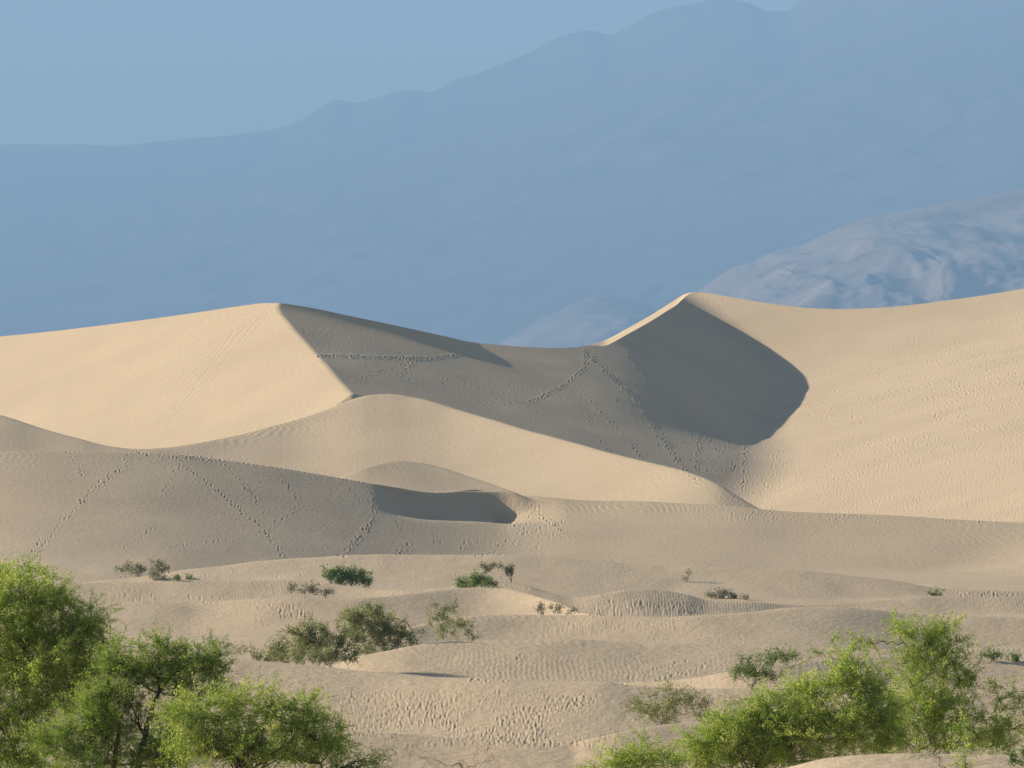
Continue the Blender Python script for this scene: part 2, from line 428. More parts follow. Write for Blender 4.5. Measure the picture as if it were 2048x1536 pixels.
# ------------------------------------------------------------------ helpers
def grid_mesh(name, X, Y, Z, mat, attrs=None):
    nu, nv = X.shape
    me = bpy.data.meshes.new(name)
    n = nu * nv
    co = np.empty((n, 3), np.float32)
    co[:, 0] = X.ravel(); co[:, 1] = Y.ravel(); co[:, 2] = Z.ravel()
    me.vertices.add(n); me.vertices.foreach_set('co', co.ravel())
    a = (np.arange(nu - 1)[:, None] * nv + np.arange(nv - 1)[None, :]).ravel()
    q = np.stack([a, a + nv, a + nv + 1, a + 1], 1).astype(np.int32)
    me.loops.add(q.size); me.loops.foreach_set('vertex_index', q.ravel())
    me.polygons.add(len(q)); me.polygons.foreach_set('loop_start', np.arange(0, q.size, 4, dtype=np.int32))
    me.polygons.foreach_set('use_smooth', np.ones(len(q), bool))
    for k, v in (attrs or {}).items():
        at = me.attributes.new(k, 'FLOAT', 'POINT'); at.data.foreach_set('value', v.ravel().astype(np.float32))
    me.update(calc_edges=True)
    me.materials.append(mat)
    o = bpy.data.objects.new(name, me); C.objects.link(o)
    return o


def new_mat(name):
    m = bpy.data.materials.new(name); m.use_nodes = True
    nt = m.node_tree; nt.nodes.clear()
    return m, nt, nt.nodes, nt.links


# ------------------------------------------------------------------ sand material
def sand_material():
    m, nt, N, L = new_mat('sand')
    out = N.new('ShaderNodeOutputMaterial'); b = N.new('ShaderNodeBsdfPrincipled')
    b.inputs['Roughness'].default_value = .9; b.inputs['Specular IOR Level'].default_value = .15
    geo = N.new('ShaderNodeNewGeometry')
    n1 = N.new('ShaderNodeTexNoise'); n1.inputs['Scale'].default_value = .05; n1.inputs['Detail'].default_value = 5
    n2 = N.new('ShaderNodeTexNoise'); n2.inputs['Scale'].default_value = 3.0; n2.inputs['Detail'].default_value = 6
    L.new(geo.outputs['Position'], n1.inputs['Vector']); L.new(geo.outputs['Position'], n2.inputs['Vector'])
    r = N.new('ShaderNodeValToRGB')
    r.color_ramp.elements[0].position = .3; r.color_ramp.elements[0].color = SAND_A
    r.color_ramp.elements[1].position = .7; r.color_ramp.elements[1].color = SAND_B
    mx = N.new('ShaderNodeMath'); mx.operation = 'MULTIPLY_ADD'; mx.inputs[1].default_value = .5
    ad = N.new('ShaderNodeMath'); ad.operation = 'MULTIPLY'; ad.inputs[1].default_value = .5
    L.new(n2.outputs['Fac'], ad.inputs[0]); L.new(n1.outputs['Fac'], mx.inputs[0]); L.new(ad.outputs[0], mx.inputs[2])
    L.new(mx.outputs[0], r.inputs['Fac']); L.new(r.outputs['Color'], b.inputs['Base Color'])
    # fine wind ripples and grain
    at = N.new('ShaderNodeAttribute'); at.attribute_name = 'ripple'
    wv = N.new('ShaderNodeTexWave'); wv.wave_type = 'BANDS'; wv.bands_direction = 'X'
    wv.inputs['Scale'].default_value = 1.35; wv.inputs['Distortion'].default_value = 6.0
    wv.inputs['Detail'].default_value = 2.5; wv.inputs['Detail Scale'].default_value = .5
    L.new(geo.outputs['Position'], wv.inputs['Vector'])
    ml = N.new('ShaderNodeMath'); ml.operation = 'MULTIPLY'
    L.new(wv.outputs['Fac'], ml.inputs[0]); L.new(at.outputs['Fac'], ml.inputs[1])
    b1 = N.new('ShaderNodeBump'); b1.inputs['Strength'].default_value = .28; b1.inputs['Distance'].default_value = .03
    L.new(ml.outputs[0], b1.inputs['Height'])
    n3 = N.new('ShaderNodeTexNoise'); n3.inputs['Scale'].default_value = 2.2; n3.inputs['Detail'].default_value = 7; n3.inputs['Roughness'].default_value = .62
    L.new(geo.outputs['Position'], n3.inputs['Vector'])
    b2 = N.new('ShaderNodeBump'); b2.inputs['Strength'].default_value = .5; b2.inputs['Distance'].default_value = .16
    L.new(n3.outputs['Fac'], b2.inputs['Height']); L.new(b1.outputs['Normal'], b2.inputs['Normal'])
    L.new(b2.outputs['Normal'], b.inputs['Normal'])
    L.new(b.outputs[0], out.inputs['Surface'])
    return m


HAZE_COL = (.35, .62, 1.0, 1); HAZE_DEN = .000078
SAND_A = (.445, .345, .228, 1)
SAND_B = (.545, .43, .285, 1)
sand = sand_material()
dunes = grid_mesh('sand_dunes', X, Y, Z, sand, {'ripple': RIP})
dunes['kind'] = 'structure'

# ------------------------------------------------------------------ plants
def ground(u, d):
    i = int(np.clip(round(np.interp(u, U, np.arange(NU))), 0, NU - 1))
    return float(np.interp(d, Y[i], Z0[i]))


def depth_at(u, v):
    """distance of the sand seen at a picture position"""
    i = int(round(np.interp(u, U, np.arange(NU))))
    vv = v_of(Z0[i], Y[i]); ok = VIS[i]
    j = np.where(ok)[0]; k = np.argmax(vv[j] < v)
    return float(Y[i][j[k]])


def leaf_material(name, c0, c1, c2, trans=.4):
    m, nt, N, L = new_mat(name)
    out = N.new('ShaderNodeOutputMaterial'); b = N.new('ShaderNodeBsdfPrincipled')
    b.inputs['Roughness'].default_value = .55; b.inputs['Specular IOR Level'].default_value = .3
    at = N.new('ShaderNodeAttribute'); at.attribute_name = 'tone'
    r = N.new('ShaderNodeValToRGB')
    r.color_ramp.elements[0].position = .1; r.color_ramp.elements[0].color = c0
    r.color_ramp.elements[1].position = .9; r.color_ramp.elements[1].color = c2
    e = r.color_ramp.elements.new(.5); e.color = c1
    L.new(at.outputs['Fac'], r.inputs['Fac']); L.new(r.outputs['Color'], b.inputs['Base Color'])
    tr = N.new('ShaderNodeBsdfTranslucent')
    hs_ = N.new('ShaderNodeHueSaturation'); hs_.inputs['Value'].default_value = 1.25; hs_.inputs['Saturation'].default_value = 1.1
    L.new(r.outputs['Color'], hs_.inputs['Color']); L.new(hs_.outputs['Color'], tr.inputs['Color'])
    mx = N.new('ShaderNodeMixShader'); mx.inputs[0].default_value = trans
    L.new(b.outputs[0], mx.inputs[1]); L.new(tr.outputs[0], mx.inputs[2]); L.new(mx.outputs[0], out.inputs['Surface'])
    return m


def bark_material(name, c0, c1):
    m, nt, N, L = new_mat(name)
    out = N.new('ShaderNodeOutputMaterial'); b = N.new('ShaderNodeBsdfPrincipled'); b.inputs['Roughness'].default_value = .9
    tc = N.new('ShaderNodeTexCoord'); n = N.new('ShaderNodeTexNoise'); n.inputs['Scale'].default_value = 6; n.inputs['Detail'].default_value = 5
    L.new(tc.outputs['Object'], n.inputs['Vector'])
    r = N.new('ShaderNodeValToRGB'); r.color_ramp.elements[0].position = .35; r.color_ramp.elements[0].color = c0
    r.color_ramp.elements[1].position = .68; r.color_ramp.elements[1].color = c1
    L.new(n.outputs['Fac'], r.inputs['Fac']); L.new(r.outputs['Color'], b.inputs['Base Color']); L.new(b.outputs[0], out.inputs['Surface'])
    return m


M_BRIGHT = leaf_material('mesquite_leaf', (.17, .255, .045, 1), (.33, .42, .09, 1), (.52, .55, .19, 1), .58)
M_DEEP = leaf_material('mesquite_leaf_deep', (.12, .20, .035, 1), (.23, .32, .065, 1), (.40, .46, .12, 1), .52)
M_OLIVE = leaf_material('creosote_leaf', (.15, .185, .07, 1), (.24, .27, .105, 1), (.36, .37, .17, 1), .45)
M_GREEN = leaf_material('scrub_leaf', (.10, .16, .05, 1), (.16, .235, .075, 1), (.26, .32, .12, 1), .45)
M_GREY = leaf_material('grey_scrub_leaf', (.18, .19, .12, 1), (.26, .25, .16, 1), (.34, .31, .21, 1), .35)
M_BARK = bark_material('dark_bark', (.035, .024, .018, 1), (.10, .07, .05, 1))
M_TWIG = bark_material('dry_twig', (.14, .10, .07, 1), (.28, .22, .16, 1))


class Geo:
    def __init__(self):
        self.v = []; self.f = []; self.n = 0

    def tube(self, pts, r0, r1, sides=5):
        pts = np.asarray(pts, float); k = len(pts)
        tg = np.gradient(pts, axis=0); tg /= np.linalg.norm(tg, axis=1)[:, None] + 1e-9
        a = np.cross(tg, [.31, .9, .28]); a /= np.linalg.norm(a, axis=1)[:, None] + 1e-9
        b = np.cross(tg, a); r = np.linspace(r0, r1, k)
        an = np.arange(sides) * 2 * np.pi / sides
        ring = pts[:, None, :] + r[:, None, None] * (np.cos(an)[None, :, None] * a[:, None, :] + np.sin(an)[None, :, None] * b[:, None, :])
        self.v.append(ring.reshape(-1, 3))
        for i in range(k - 1):
            for j in range(sides):
                j2 = (j + 1) % sides
                self.f.append((self.n + i * sides + j, self.n + i * sides + j2, self.n + (i + 1) * sides + j2, self.n + (i + 1) * sides + j))
        self.f.append(tuple(self.n + (k - 1) * sides + j for j in range(sides)))
        self.n += k * sides

    def build(self, name, mat, parent):
        me = bpy.data.meshes.new(name)
        me.from_pydata(np.concatenate(self.v).tolist(), [], self.f)
        me.polygons.foreach_set('use_smooth', np.ones(len(me.polygons), bool))
        me.materials.append(mat)
        o = bpy.data.objects.new(name, me); C.objects.link(o); o.parent = parent
        return o


def leaf_mesh(name, cen, axis, side, ln, wd, tone, mat, parent):
    n = len(cen)
    a = axis * ln[:, None] * .5; s_ = side * wd[:, None] * .5
    co = np.empty((n, 4, 3), np.float32)
    co[:, 0] = cen - a; co[:, 1] = cen + s_ - a * .1; co[:, 2] = cen + a; co[:, 3] = cen - s_ - a * .1
    me = bpy.data.meshes.new(name)
    me.vertices.add(n * 4); me.vertices.foreach_set('co', co.ravel())
    me.loops.add(n * 4); me.loops.foreach_set('vertex_index', np.arange(n * 4, dtype=np.int32))
    me.polygons.add(n); me.polygons.foreach_set('loop_start', np.arange(0, n * 4, 4, dtype=np.int32))
    t = me.attributes.new('tone', 'FLOAT', 'POINT'); t.data.foreach_set('value', np.repeat(tone, 4).astype(np.float32))
    me.update(calc_edges=True); me.materials.append(mat)
    o = bpy.data.objects.new(name, me); C.objects.link(o); o.parent = parent
    return o


def unit(v):
    return v / (np.linalg.norm(v, axis=-1, keepdims=True) + 1e-9)


def bend(p0, p1, n=6, sag=.0, wob=.06):
    t = np.linspace(0, 1, n)[:, None]
    L_ = np.linalg.norm(p1 - p0)
    mid = (p0 + p1) / 2 + rng.normal(0, wob, 3) * L_ + np.array([0, 0, sag * L_])
    return (1 - t) ** 2 * p0 + 2 * t * (1 - t) * mid + t * t * p1


def plant(name, label, cat, d, bases, blobs, leafmat, barkmat, part='trunk', lpx=4.2, wpx=1.7, per=22, trunk_r=.05, group=None,
          twig=.32, droop=-.12, up=.25, clump_px=17, dens=1.0, limbs=None, flat=.8, thin=.0):
    """bases: picture columns where stems leave the sand; blobs: (u, v, ru, rv, density) masses of foliage seen in the photo"""
    px = K * d
    u0 = float(np.mean(bases)); z0 = ground(u0, d)
    root = bpy.data.objects.new(name, None); C.objects.link(root)
    root.location = (xpt(u0, d), d, z0); root['label'] = label; root['category'] = cat
    root.empty_display_size = .3
    if group:
        root['group'] = group
    org = np.array([xpt(u0, d), d, z0])
    bp = [np.array([xpt(b, d) + rng.normal(0, .03), d + rng.normal(0, .12), ground(b, d) - .06]) - org for b in bases]
    g = Geo()
    leaves, ax, tn = [], [], []
    crown = np.mean(bp, axis=0) + np.array([0, 0, -.08])
    for b_ in bp:                                    # stems spring from one buried root crown
        if len(bp) > 1:
            g.tube(np.array([crown, (crown + b_) / 2 + np.array([0, 0, -.03]), b_]), trunk_r, trunk_r * .9, 5)
    nodes = [(b_, trunk_r) for b_ in bp]; nb = len(nodes)
    for pts, r_ in (limbs or []):                     # trunks one can follow in the photo
        w_ = np.array([[xpt(u, d), d + .12 * math.sin(u * .7), zpt(v, d)] for u, v in pts]) - org
        tq = np.linspace(0, 1, len(pts)); tf_ = np.linspace(0, 1, 14)
        cv = np.stack([pchip(tf_, tq, w_[:, k]) for k in range(3)], 1) + np.concatenate([np.zeros((1, 3)), rng.normal(0, .012, (12, 3)), np.zeros((1, 3))])
        g.tube(cv, r_, r_ * .5, 7)
        for k in (6, 9, 11, 13):
            nodes.append((cv[k], r_ * (1 - .5 * k / 13.)))
    blobs = sorted(blobs, key=lambda q_: min(abs(q_[0] - b_) for b_ in bases) * .6 - q_[1])
    for (u, v, ru, rv, *den) in blobs:
        den = (den[0] if den else 1.0) * dens
        dz_ = rng.normal(0, ru * px * .35) if ru > 30 else rng.normal(0, ru * px * .6)
        c = np.array([xpt(u, d), d + dz_, zpt(v, d)]) - org
        c[2] += 0
        hub = c + np.array([0, 0, -rv * px * .5])
        hub[2] = max(hub[2], .05)
        # branch off the nearest limb already grown, from below
        cost = [np.linalg.norm(hub - q_) * (1.0 if q_[2] < hub[2] + .05 else 1.9) + .15 * rr_ / trunk_r for q_, rr_ in nodes]
        j = int(np.argmin(cost)); start, rs0 = nodes[j]
        r_s = max(rs0 * .72, trunk_r * .22) if j >= nb else rs0
        pl = bend(start, hub, 9, .04, .13)
        pl[1:-1] += rng.normal(0, .035 * np.linalg.norm(hub - start), (7, 3))
        g.tube(pl, r_s, r_s * .42, 6)
        for k in (3, 5, 7, 8):
            nodes.append((pl[k], r_s * (1 - .58 * k / 8.)))
        ncl = max(3, int(den * 3.2 * (ru * rv) / (clump_px ** 2)))
        q = rng.normal(0, 1, (ncl, 3)); q = unit(q) * (rng.random((ncl, 1)) ** .5) * (1 + .22 * rng.normal(0, 1, (ncl, 1)))
        q[:, 2] = np.where(q[:, 2] < -.55, q[:, 2] * .6, q[:, 2])
        cc = c + q * np.array([ru * px, ru * px * flat, rv * px])
        for p in cc:
            if p[2] < .04:
                p[2] = .04 + rng.random() * .1
            k = rng.integers(3, 8)
            grown = rng.random() < .8
            if grown:
                g.tube(bend(pl[k], p, 5, .05, .1), r_s * .33, r_s * .1, 4)
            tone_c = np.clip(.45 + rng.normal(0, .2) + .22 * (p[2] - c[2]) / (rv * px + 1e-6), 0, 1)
            nt_ = int(rng.integers(4, 8))
            dirs = unit(rng.normal(0, 1, (nt_, 3)) + np.array([0, 0, up]) + unit(p - c + 1e-6) * .7)
            for dr in dirs:
                ln = twig * rng.uniform(.6, 1.4)
                t = np.linspace(0.05, 1, 5)[:, None]
                tw = p + dr * ln * t + np.array([0, 0, droop * ln]) * t * t
                if grown and rng.random() < .6:
                    tw[0] = p
                    g.tube(tw[[0, 2, 4]], r_s * .08 + px * .25, px * .2, 3)
                m = max(3, int(per * rng.uniform(.5, 1.3)))
                tt_ = rng.random(m)
                pos = p + dr * ln * tt_[:, None] + np.array([0, 0, droop * ln]) * (tt_ ** 2)[:, None] + rng.normal(0, px * 3.0, (m, 3))
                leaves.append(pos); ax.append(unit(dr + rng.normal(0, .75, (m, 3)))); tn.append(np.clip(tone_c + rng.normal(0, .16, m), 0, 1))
    g.build(part, barkmat, root)
    if leaves and per > 0:
        P = np.concatenate(leaves); A = np.concatenate(ax); T = np.concatenate(tn)
        keep = P[:, 2] > -.02
        P, A, T = P[keep], A[keep], T[keep]
        n = len(P)
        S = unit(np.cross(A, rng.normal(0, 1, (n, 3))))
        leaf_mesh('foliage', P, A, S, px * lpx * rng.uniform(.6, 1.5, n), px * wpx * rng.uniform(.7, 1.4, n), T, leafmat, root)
    return root


NLEAF = 1.0
big_kw = dict(lpx=4.2, wpx=1.6, per=50, clump_px=14.5, twig=.42)
plant('mesquite_tree', 'tall bright green feathery mesquite tree cut by the left frame edge', 'tree', 108, [-20, 40, 110],
      [(-60, 1230, 60, 80), (20, 1150, 55, 28), (45, 1190, 75, 40), (110, 1190, 45, 35), (40, 1250, 80, 60), (150, 1255, 60, 48), (190, 1235, 22, 40, .7), (100, 1310, 90, 55), (20, 1330, 60, 70), (150, 1345, 60, 50), (200, 1280, 30, 40, .6),
       (175, 1320, 40, 45, .8), (60, 1400, 80, 50, .9), (20, 1480, 45, 55), (-40, 1400, 60, 90), (80, 1490, 60, 40, .8), (130, 1400, 50, 40, .8), (40, 1530, 80, 24)], M_BRIGHT, M_BARK, trunk_r=.055, **big_kw)
plant('mesquite_tree', 'dark mesquite tree with bare crooked trunks, right of the tall left tree', 'tree', 104, [215, 295, 285],
      [(235, 1325, 40, 40, .9), (300, 1290, 30, 18, .5), (340, 1310, 45, 30), (395, 1330, 40, 28), (425, 1318, 28, 30, .8), (440, 1350, 26, 22, .6), (360, 1350, 60, 24, .8), (300, 1335, 50, 26, .8), (410, 1372, 40, 22, .8), (270, 1350, 50, 28), (225, 1390, 40, 45), (390, 1385, 50, 20, .9), (180, 1430, 45, 40), (130, 1480, 70, 40, .9), (230, 1470, 50, 30, .8), (180, 1520, 90, 26, .9), (280, 1520, 50, 26, .9), (330, 1475, 34, 34, .6), (345, 1525, 40, 20), (270, 1420, 40, 40, .55), (215, 1450, 50, 50, .8), (310, 1500, 40, 40, .7), (350, 1440, 30, 40, .5)],
      M_DEEP, M_BARK, trunk_r=.075, limbs=[([(270, 1565), (286, 1495), (300, 1430), (318, 1384)], .065), ([(318, 1384), (345, 1350), (384, 1325)], .036), ([(318, 1384), (320, 1330)], .03), ([(318, 1386), (345, 1390)], .018), ([(222, 1570), (237, 1470), (219, 1410), (216, 1345)], .05)], **big_kw)
plant('mesquite_bush', 'low rounded yellow green mesquite bush in front of the dark bare trunks at the bottom', 'bush', 99, [430, 500, 560, 640],
      [(365, 1425, 45, 32), (440, 1425, 65, 36), (530, 1420, 62, 42), (600, 1440, 60, 40), (390, 1490, 70, 45), (490, 1490, 90, 45), (590, 1500, 80, 40), (660, 1480, 48, 38, .8), (700, 1520, 45, 24, .7), (735, 1530, 26, 14, .5)],
      M_BRIGHT, M_BARK, trunk_r=.05, **big_kw)
plant('mesquite_bush', 'wide bright green mesquite bush spreading behind the bare foreground sand hump on the right', 'bush', 113, [1480, 1560, 1640, 1720],
      [(1400, 1478, 40, 24, .8), (1450, 1455, 55, 30), (1535, 1415, 55, 38), (1610, 1400, 60, 40), (1680, 1365, 48, 38), (1700, 1320, 26, 30, .7), (1655, 1300, 18, 16, .35), (1740, 1400, 60, 50), (1600, 1440, 90, 40), (1500, 1460, 80, 34), (1720, 1350, 40, 34, .7), (1470, 1500, 90, 34), (1580, 1470, 90, 42), (1690, 1455, 80, 42), (1770, 1450, 40, 44, .9), (1500, 1525, 90, 24), (1420, 1510, 60, 30), (1600, 1510, 80, 22), (1700, 1495, 80, 18), (1790, 1485, 50, 16)],
      M_BRIGHT, M_BARK, trunk_r=.05, **big_kw)
plant('mesquite_tree', 'upright open mesquite tree at the far right, rising above the wide bright bush', 'tree', 118, [1840, 1880, 1930],
      [(1800, 1262, 36, 24), (1850, 1268, 45, 26), (1885, 1275, 36, 32), (1905, 1310, 40, 34, .9), (1820, 1300, 34, 22, .7), (1860, 1330, 48, 34, .9), (1830, 1375, 45, 30, .8), (1890, 1380, 44, 36, .9), (1920, 1350, 30, 24, .8), (1960, 1360, 40, 20, .7), (2005, 1375, 34, 16, .55), (2040, 1395, 26, 10, .4), (1990, 1420, 44, 9, .35),
       (1850, 1430, 60, 40), (1810, 1340, 44, 40, .7), (1870, 1420, 60, 40, .8), (1800, 1470, 50, 30), (1880, 1470, 40, 30), (1960, 1470, 50, 26, .8), (2020, 1478, 40, 22), (1990, 1450, 44, 26, .8), (2040, 1440, 30, 24, .6), (1975, 1488, 60, 14), (1835, 1490, 60, 14), (1790, 1420, 36, 34, .8), (1930, 1425, 40, 34, .5), (1900, 1490, 50, 12), (1735, 1275, 26, 20, .22)],
      M_BRIGHT, M_BARK, trunk_r=.055, dens=.72, **big_kw)
plant('mesquite_bush', 'small vivid green mesquite bush at the bottom edge, left of the wide right bush', 'bush', 101, [1250, 1300],
      [(1225, 1522, 36, 16), (1285, 1508, 36, 24), (1330, 1522, 34, 18, .9), (1270, 1530, 80, 16), (1200, 1532, 20, 8, .6)], M_BRIGHT, M_BARK, trunk_r=.025, **big_kw)
plant('mesquite_sprig', 'lone upright green sprig standing in front of the bare sand hump at bottom right', 'sapling', 89, [1925],
      [(1922, 1440, 18, 26, .8), (1925, 1485, 20, 26), (1930, 1525, 22, 22)], M_BRIGHT, M_BARK, trunk_r=.015, clump_px=15, lpx=4.6, wpx=1.9, per=20, twig=.2)
plant('scrub_sprig', 'dark leafy sprig poking up in the bottom right corner over pale sand', 'sapling', 88, [2040, 2060],
      [(2030, 1518, 16, 10, .7), (2052, 1508, 14, 12, .7), (2060, 1530, 20, 10)], M_GREEN, M_BARK, trunk_r=.015, clump_px=15, lpx=6, wpx=3.2, per=14, twig=.16)
plant('bare_twig', 'thin leaning dark twig with few leaves on the front sand hump', 'twig', 90, [1905],
      [(1862, 1508, 20, 9, .5), (1832, 1511, 8, 4, .4)], M_GREEN, M_BARK, trunk_r=.012, clump_px=15, lpx=3.4, wpx=1.5, per=5, twig=.14)
plant('dry_shrub', 'leafless curved brown twigs of a dry shrub at bottom centre', 'shrub', 101, [880, 930, 975],
      [(845, 1505, 26, 18, .4), (860, 1520, 20, 14, .4), (945, 1500, 45, 12, .35), (985, 1512, 25, 14, .4), (920, 1520, 30, 12, .4)], M_GREY, M_BARK, part='twigs', trunk_r=.018, clump_px=16, lpx=3, wpx=1.3, per=4, twig=.22)
mid_kw = dict(part='stems', lpx=3.6, wpx=1.9, per=17, trunk_r=.022, clump_px=12, twig=.34, up=.7, droop=-.04)
plant('creosote_bush', 'olive grey creosote bush on the trampled slope left of the wide right bush', 'bush', 150, [1290, 1330, 1370],
      [(1290, 1412, 34, 22, .8), (1340, 1395, 40, 22, .8), (1385, 1405, 36, 24, .8), (1320, 1430, 55, 20), (1400, 1425, 28, 14, .8)], M_OLIVE, M_TWIG, **mid_kw)
plant('scrub_bush', 'dark green bush behind the wide right bush, beside the rippled sand', 'bush', 204, [1500, 1540],
      [(1495, 1335, 28, 24), (1540, 1318, 34, 18), (1580, 1322, 26, 20), (1520, 1350, 46, 16), (1475, 1352, 12, 12, .8)], M_GREEN, M_TWIG, **mid_kw)
plant('creosote_bush', 'broad olive creosote bush in the centre left, nearest of the big clump', 'bush', 256, [560, 600, 640, 680],
      [(560, 1298, 32, 28), (600, 1272, 34, 30), (640, 1278, 40, 36, 1.2), (610, 1300, 60, 24), (610, 1312, 60, 18), (680, 1300, 26, 30), (545, 1315, 14, 14, .8), (660, 1320, 40, 12), (690, 1275, 22, 26, .9), (575, 1322, 40, 10), (700, 1315, 22, 12)], M_OLIVE, M_TWIG, **mid_kw)
plant('creosote_bush', 'tallest olive creosote bush of the centre clump, growing behind the rippled mound', 'bush', 265, [740, 770, 800],
      [(725, 1232, 34, 28), (752, 1222, 24, 18, .8), (785, 1255, 32, 28), (735, 1265, 46, 34), (790, 1282, 40, 22), (825, 1275, 16, 20, .9), (705, 1260, 24, 30, .9), (740, 1298, 60, 14), (700, 1240, 26, 24, .7), (770, 1255, 40, 30)], M_OLIVE, M_TWIG, **mid_kw)
plant('creosote_bush', 'spindly creosote bush right of the big centre clump, on the mound crest', 'bush', 276, [880, 910, 935],
      [(862, 1218, 16, 14, .8), (890, 1232, 26, 20, .8), (905, 1215, 14, 10, .7), (920, 1252, 26, 14, .8), (940, 1268, 14, 16, .9), (885, 1262, 30, 20, .6)], M_OLIVE, M_TWIG, **mid_kw)
plant('creosote_bush', 'thin pale bush between the left trees and the centre clump', 'bush', 213, [450, 500],
      [(440, 1300, 24, 16, .5), (490, 1312, 30, 12, .5), (425, 1285, 10, 12, .4), (520, 1318, 16, 8, .6)], M_OLIVE, M_TWIG, **mid_kw)
far_kw = dict(part='stems', lpx=3.6, wpx=2.0, per=12, trunk_r=.03, clump_px=7, twig=.32, up=.8, droop=0)
plant('desert_shrub', 'faint grey green shrub on a low crest, left of the dense dark shrub', 'shrub', 402, [590, 625, 655],
      [(590, 1176, 14, 8, .6), (620, 1180, 24, 11, .7), (650, 1186, 16, 8, .7)], M_GREY, M_TWIG, **far_kw)
plant('desert_shrub', 'dense dark green shrub alone on a low crest left of centre', 'shrub', 457, [665, 695, 725],
      [(662, 1150, 18, 14), (690, 1146, 22, 14), (718, 1152, 20, 14), (735, 1164, 12, 9), (690, 1162, 38, 10)], M_GREEN, M_TWIG, **far_kw)
plant('desert_shrub', 'low dark green shrub below the spindly pale one near the centre', 'shrub', 411, [930, 965, 990],
      [(925, 1166, 18, 9), (955, 1160, 18, 12), (985, 1168, 18, 7), (950, 1170, 40, 6)], M_GREEN, M_TWIG, **far_kw)
plant('desert_shrub', 'spindly see through shrub on bare stems above the low dark shrub', 'shrub', 452, [980, 1005, 1025],
      [(970, 1140, 12, 12, .7), (1000, 1134, 18, 7, .5), (1024, 1143, 13, 12, .8), (972, 1156, 8, 8, .7)], M_GREY, M_TWIG, **far_kw)
plant('desert_shrub', 'reddish grey shrub half buried in pale sand on the left', 'shrub', 524, [250, 280, 315],
      [(255, 1134, 14, 13, .7), (285, 1140, 22, 10, .9), (318, 1134, 18, 14, .7)], M_GREY, M_TWIG, **far_kw)
plant('desert_shrub', 'grey green shrub spilling over the front of the pale sand patch on the left', 'shrub', depth_at(318, 1162), [305, 325],
      [(310, 1152, 14, 9), (325, 1158, 14, 5, .9)], M_GREY, M_TWIG, **far_kw)
plant('desert_shrub', 'small round green tuft right of the half buried left shrub', 'shrub', depth_at(361, 1162), [360], [(360, 1156, 10, 6)], M_GREEN, M_TWIG, **far_kw)
plant('desert_shrub', 'tiniest dark tuft at the right end of the left shrubs', 'shrub', depth_at(381, 1160), [380], [(380, 1157, 5, 3)], M_GREEN, M_TWIG, **far_kw)
plant('desert_shrub', 'low flat grey shrub on the right middle flats, beside a tiny tuft', 'shrub', depth_at(1440, 1198), [1425, 1450, 1465],
      [(1420, 1192, 12, 6), (1445, 1189, 16, 8), (1465, 1194, 9, 6, .8)], M_GREY, M_TWIG, **far_kw)
plant('desert_shrub', 'tiny tuft just right of the low flat grey shrub', 'shrub', depth_at(1491, 1201), [1490], [(1490, 1197, 7, 4)], M_GREY, M_TWIG, **far_kw)
plant('desert_shrub', 'low strip of grey green scrub at the foot of the small shaded slip slope', 'shrub', 345, [1090, 1120, 1145],
      [(1085, 1220, 14, 7, .8), (1110, 1219, 16, 6, .8), (1140, 1222, 14, 4, .6)], M_GREY, M_TWIG, **far_kw)
plant('desert_shrub', 'small dark shrub at the start of the shadow line on the far right', 'shrub', 456, [1870], [(1868, 1187, 12, 5), (1880, 1189, 10, 4)], M_GREEN, M_TWIG, **far_kw)
plant('desert_shrub', 'tiny sparse tuft alone on the open rippled slope right of centre', 'shrub', depth_at(1375, 1166), [1376], [(1378, 1150, 9, 7, .1), (1371, 1158, 6, 4, .1)], M_GREY, M_TWIG, **dict(far_kw, per=4, trunk_r=.02))
plant('desert_shrub', 'small green tuft on the sand right of the upright open tree', 'shrub', depth_at(1985, 1322), [1985], [(1985, 1312, 22, 9, .8)], M_GREEN, M_TWIG, **far_kw)
plant('desert_shrub', 'rounded tuft near the right frame edge beyond the upright tree', 'shrub', depth_at(2030, 1326), [2030], [(2032, 1318, 13, 9)], M_GREEN, M_TWIG, **far_kw)

# ------------------------------------------------------------------ mountains
def mountain(name, pts, dep, run, mat, nu, nv, amp, seed, u0, u1, fine=.38):
    uu = np.linspace(u0, u1, nu)
    d = pchip(uu, [p[0] for p in pts], [p[2] for p in pts])
    zc = EYE + d * slope_v(pchip(uu, [p[0] for p in pts], [p[1] for p in pts]))
    x0 = (uu - 1024) * K * d
    zc = zc + fbm(x0 / 520. + seed, x0 * 0 + seed, 5, .55) * amp * .16
    t = np.linspace(-.15, 1, nv)[None, :]                  # 1 at the crest's foot, 0 at the crest, <0 behind
    Yq = d[:, None] - run * t
    Xq = x0[:, None] * np.ones_like(t)
    prof = np.where(t >= 0, (1 - t) ** 1.25, 1 + 1.1 * t)
    zs_ = smooth1(zc, nu // 5)
    Zq = -8 + (zs_[:, None] + 8) * prof + (zc - zs_)[:, None] * np.exp(-np.abs(t) / .10)
    wx = fbm(Xq / 1800. + seed, Yq / 1800., 3) * 1000
    rid = 1 - 2 * np.abs(fbm((Xq + wx) / 1240. + seed, Yq / 3400. + seed, 5, .55))
    rid2 = 1 - 2 * np.abs(fbm((Xq + wx) / (340. if fine < .5 else 190.) + seed * 2, Yq / (1040. if fine < .5 else 620.) + seed, 4, .55))
    env = np.clip(t, 0, 1) ** .6 * (1 - np.clip(t, 0, 1)) ** .5
    Zq = Zq + amp * env * (rid - .45) + amp * fine * env * (rid2 - .5)
    Zq = Zq + amp * fine * .5 * fbm(Xq / 160., Yq / 160. + seed, 4) * np.minimum(env * 2, 1)
    o = grid_mesh(name, Xq, Yq, Zq, mat)
    o['kind'] = 'structure'
    return o


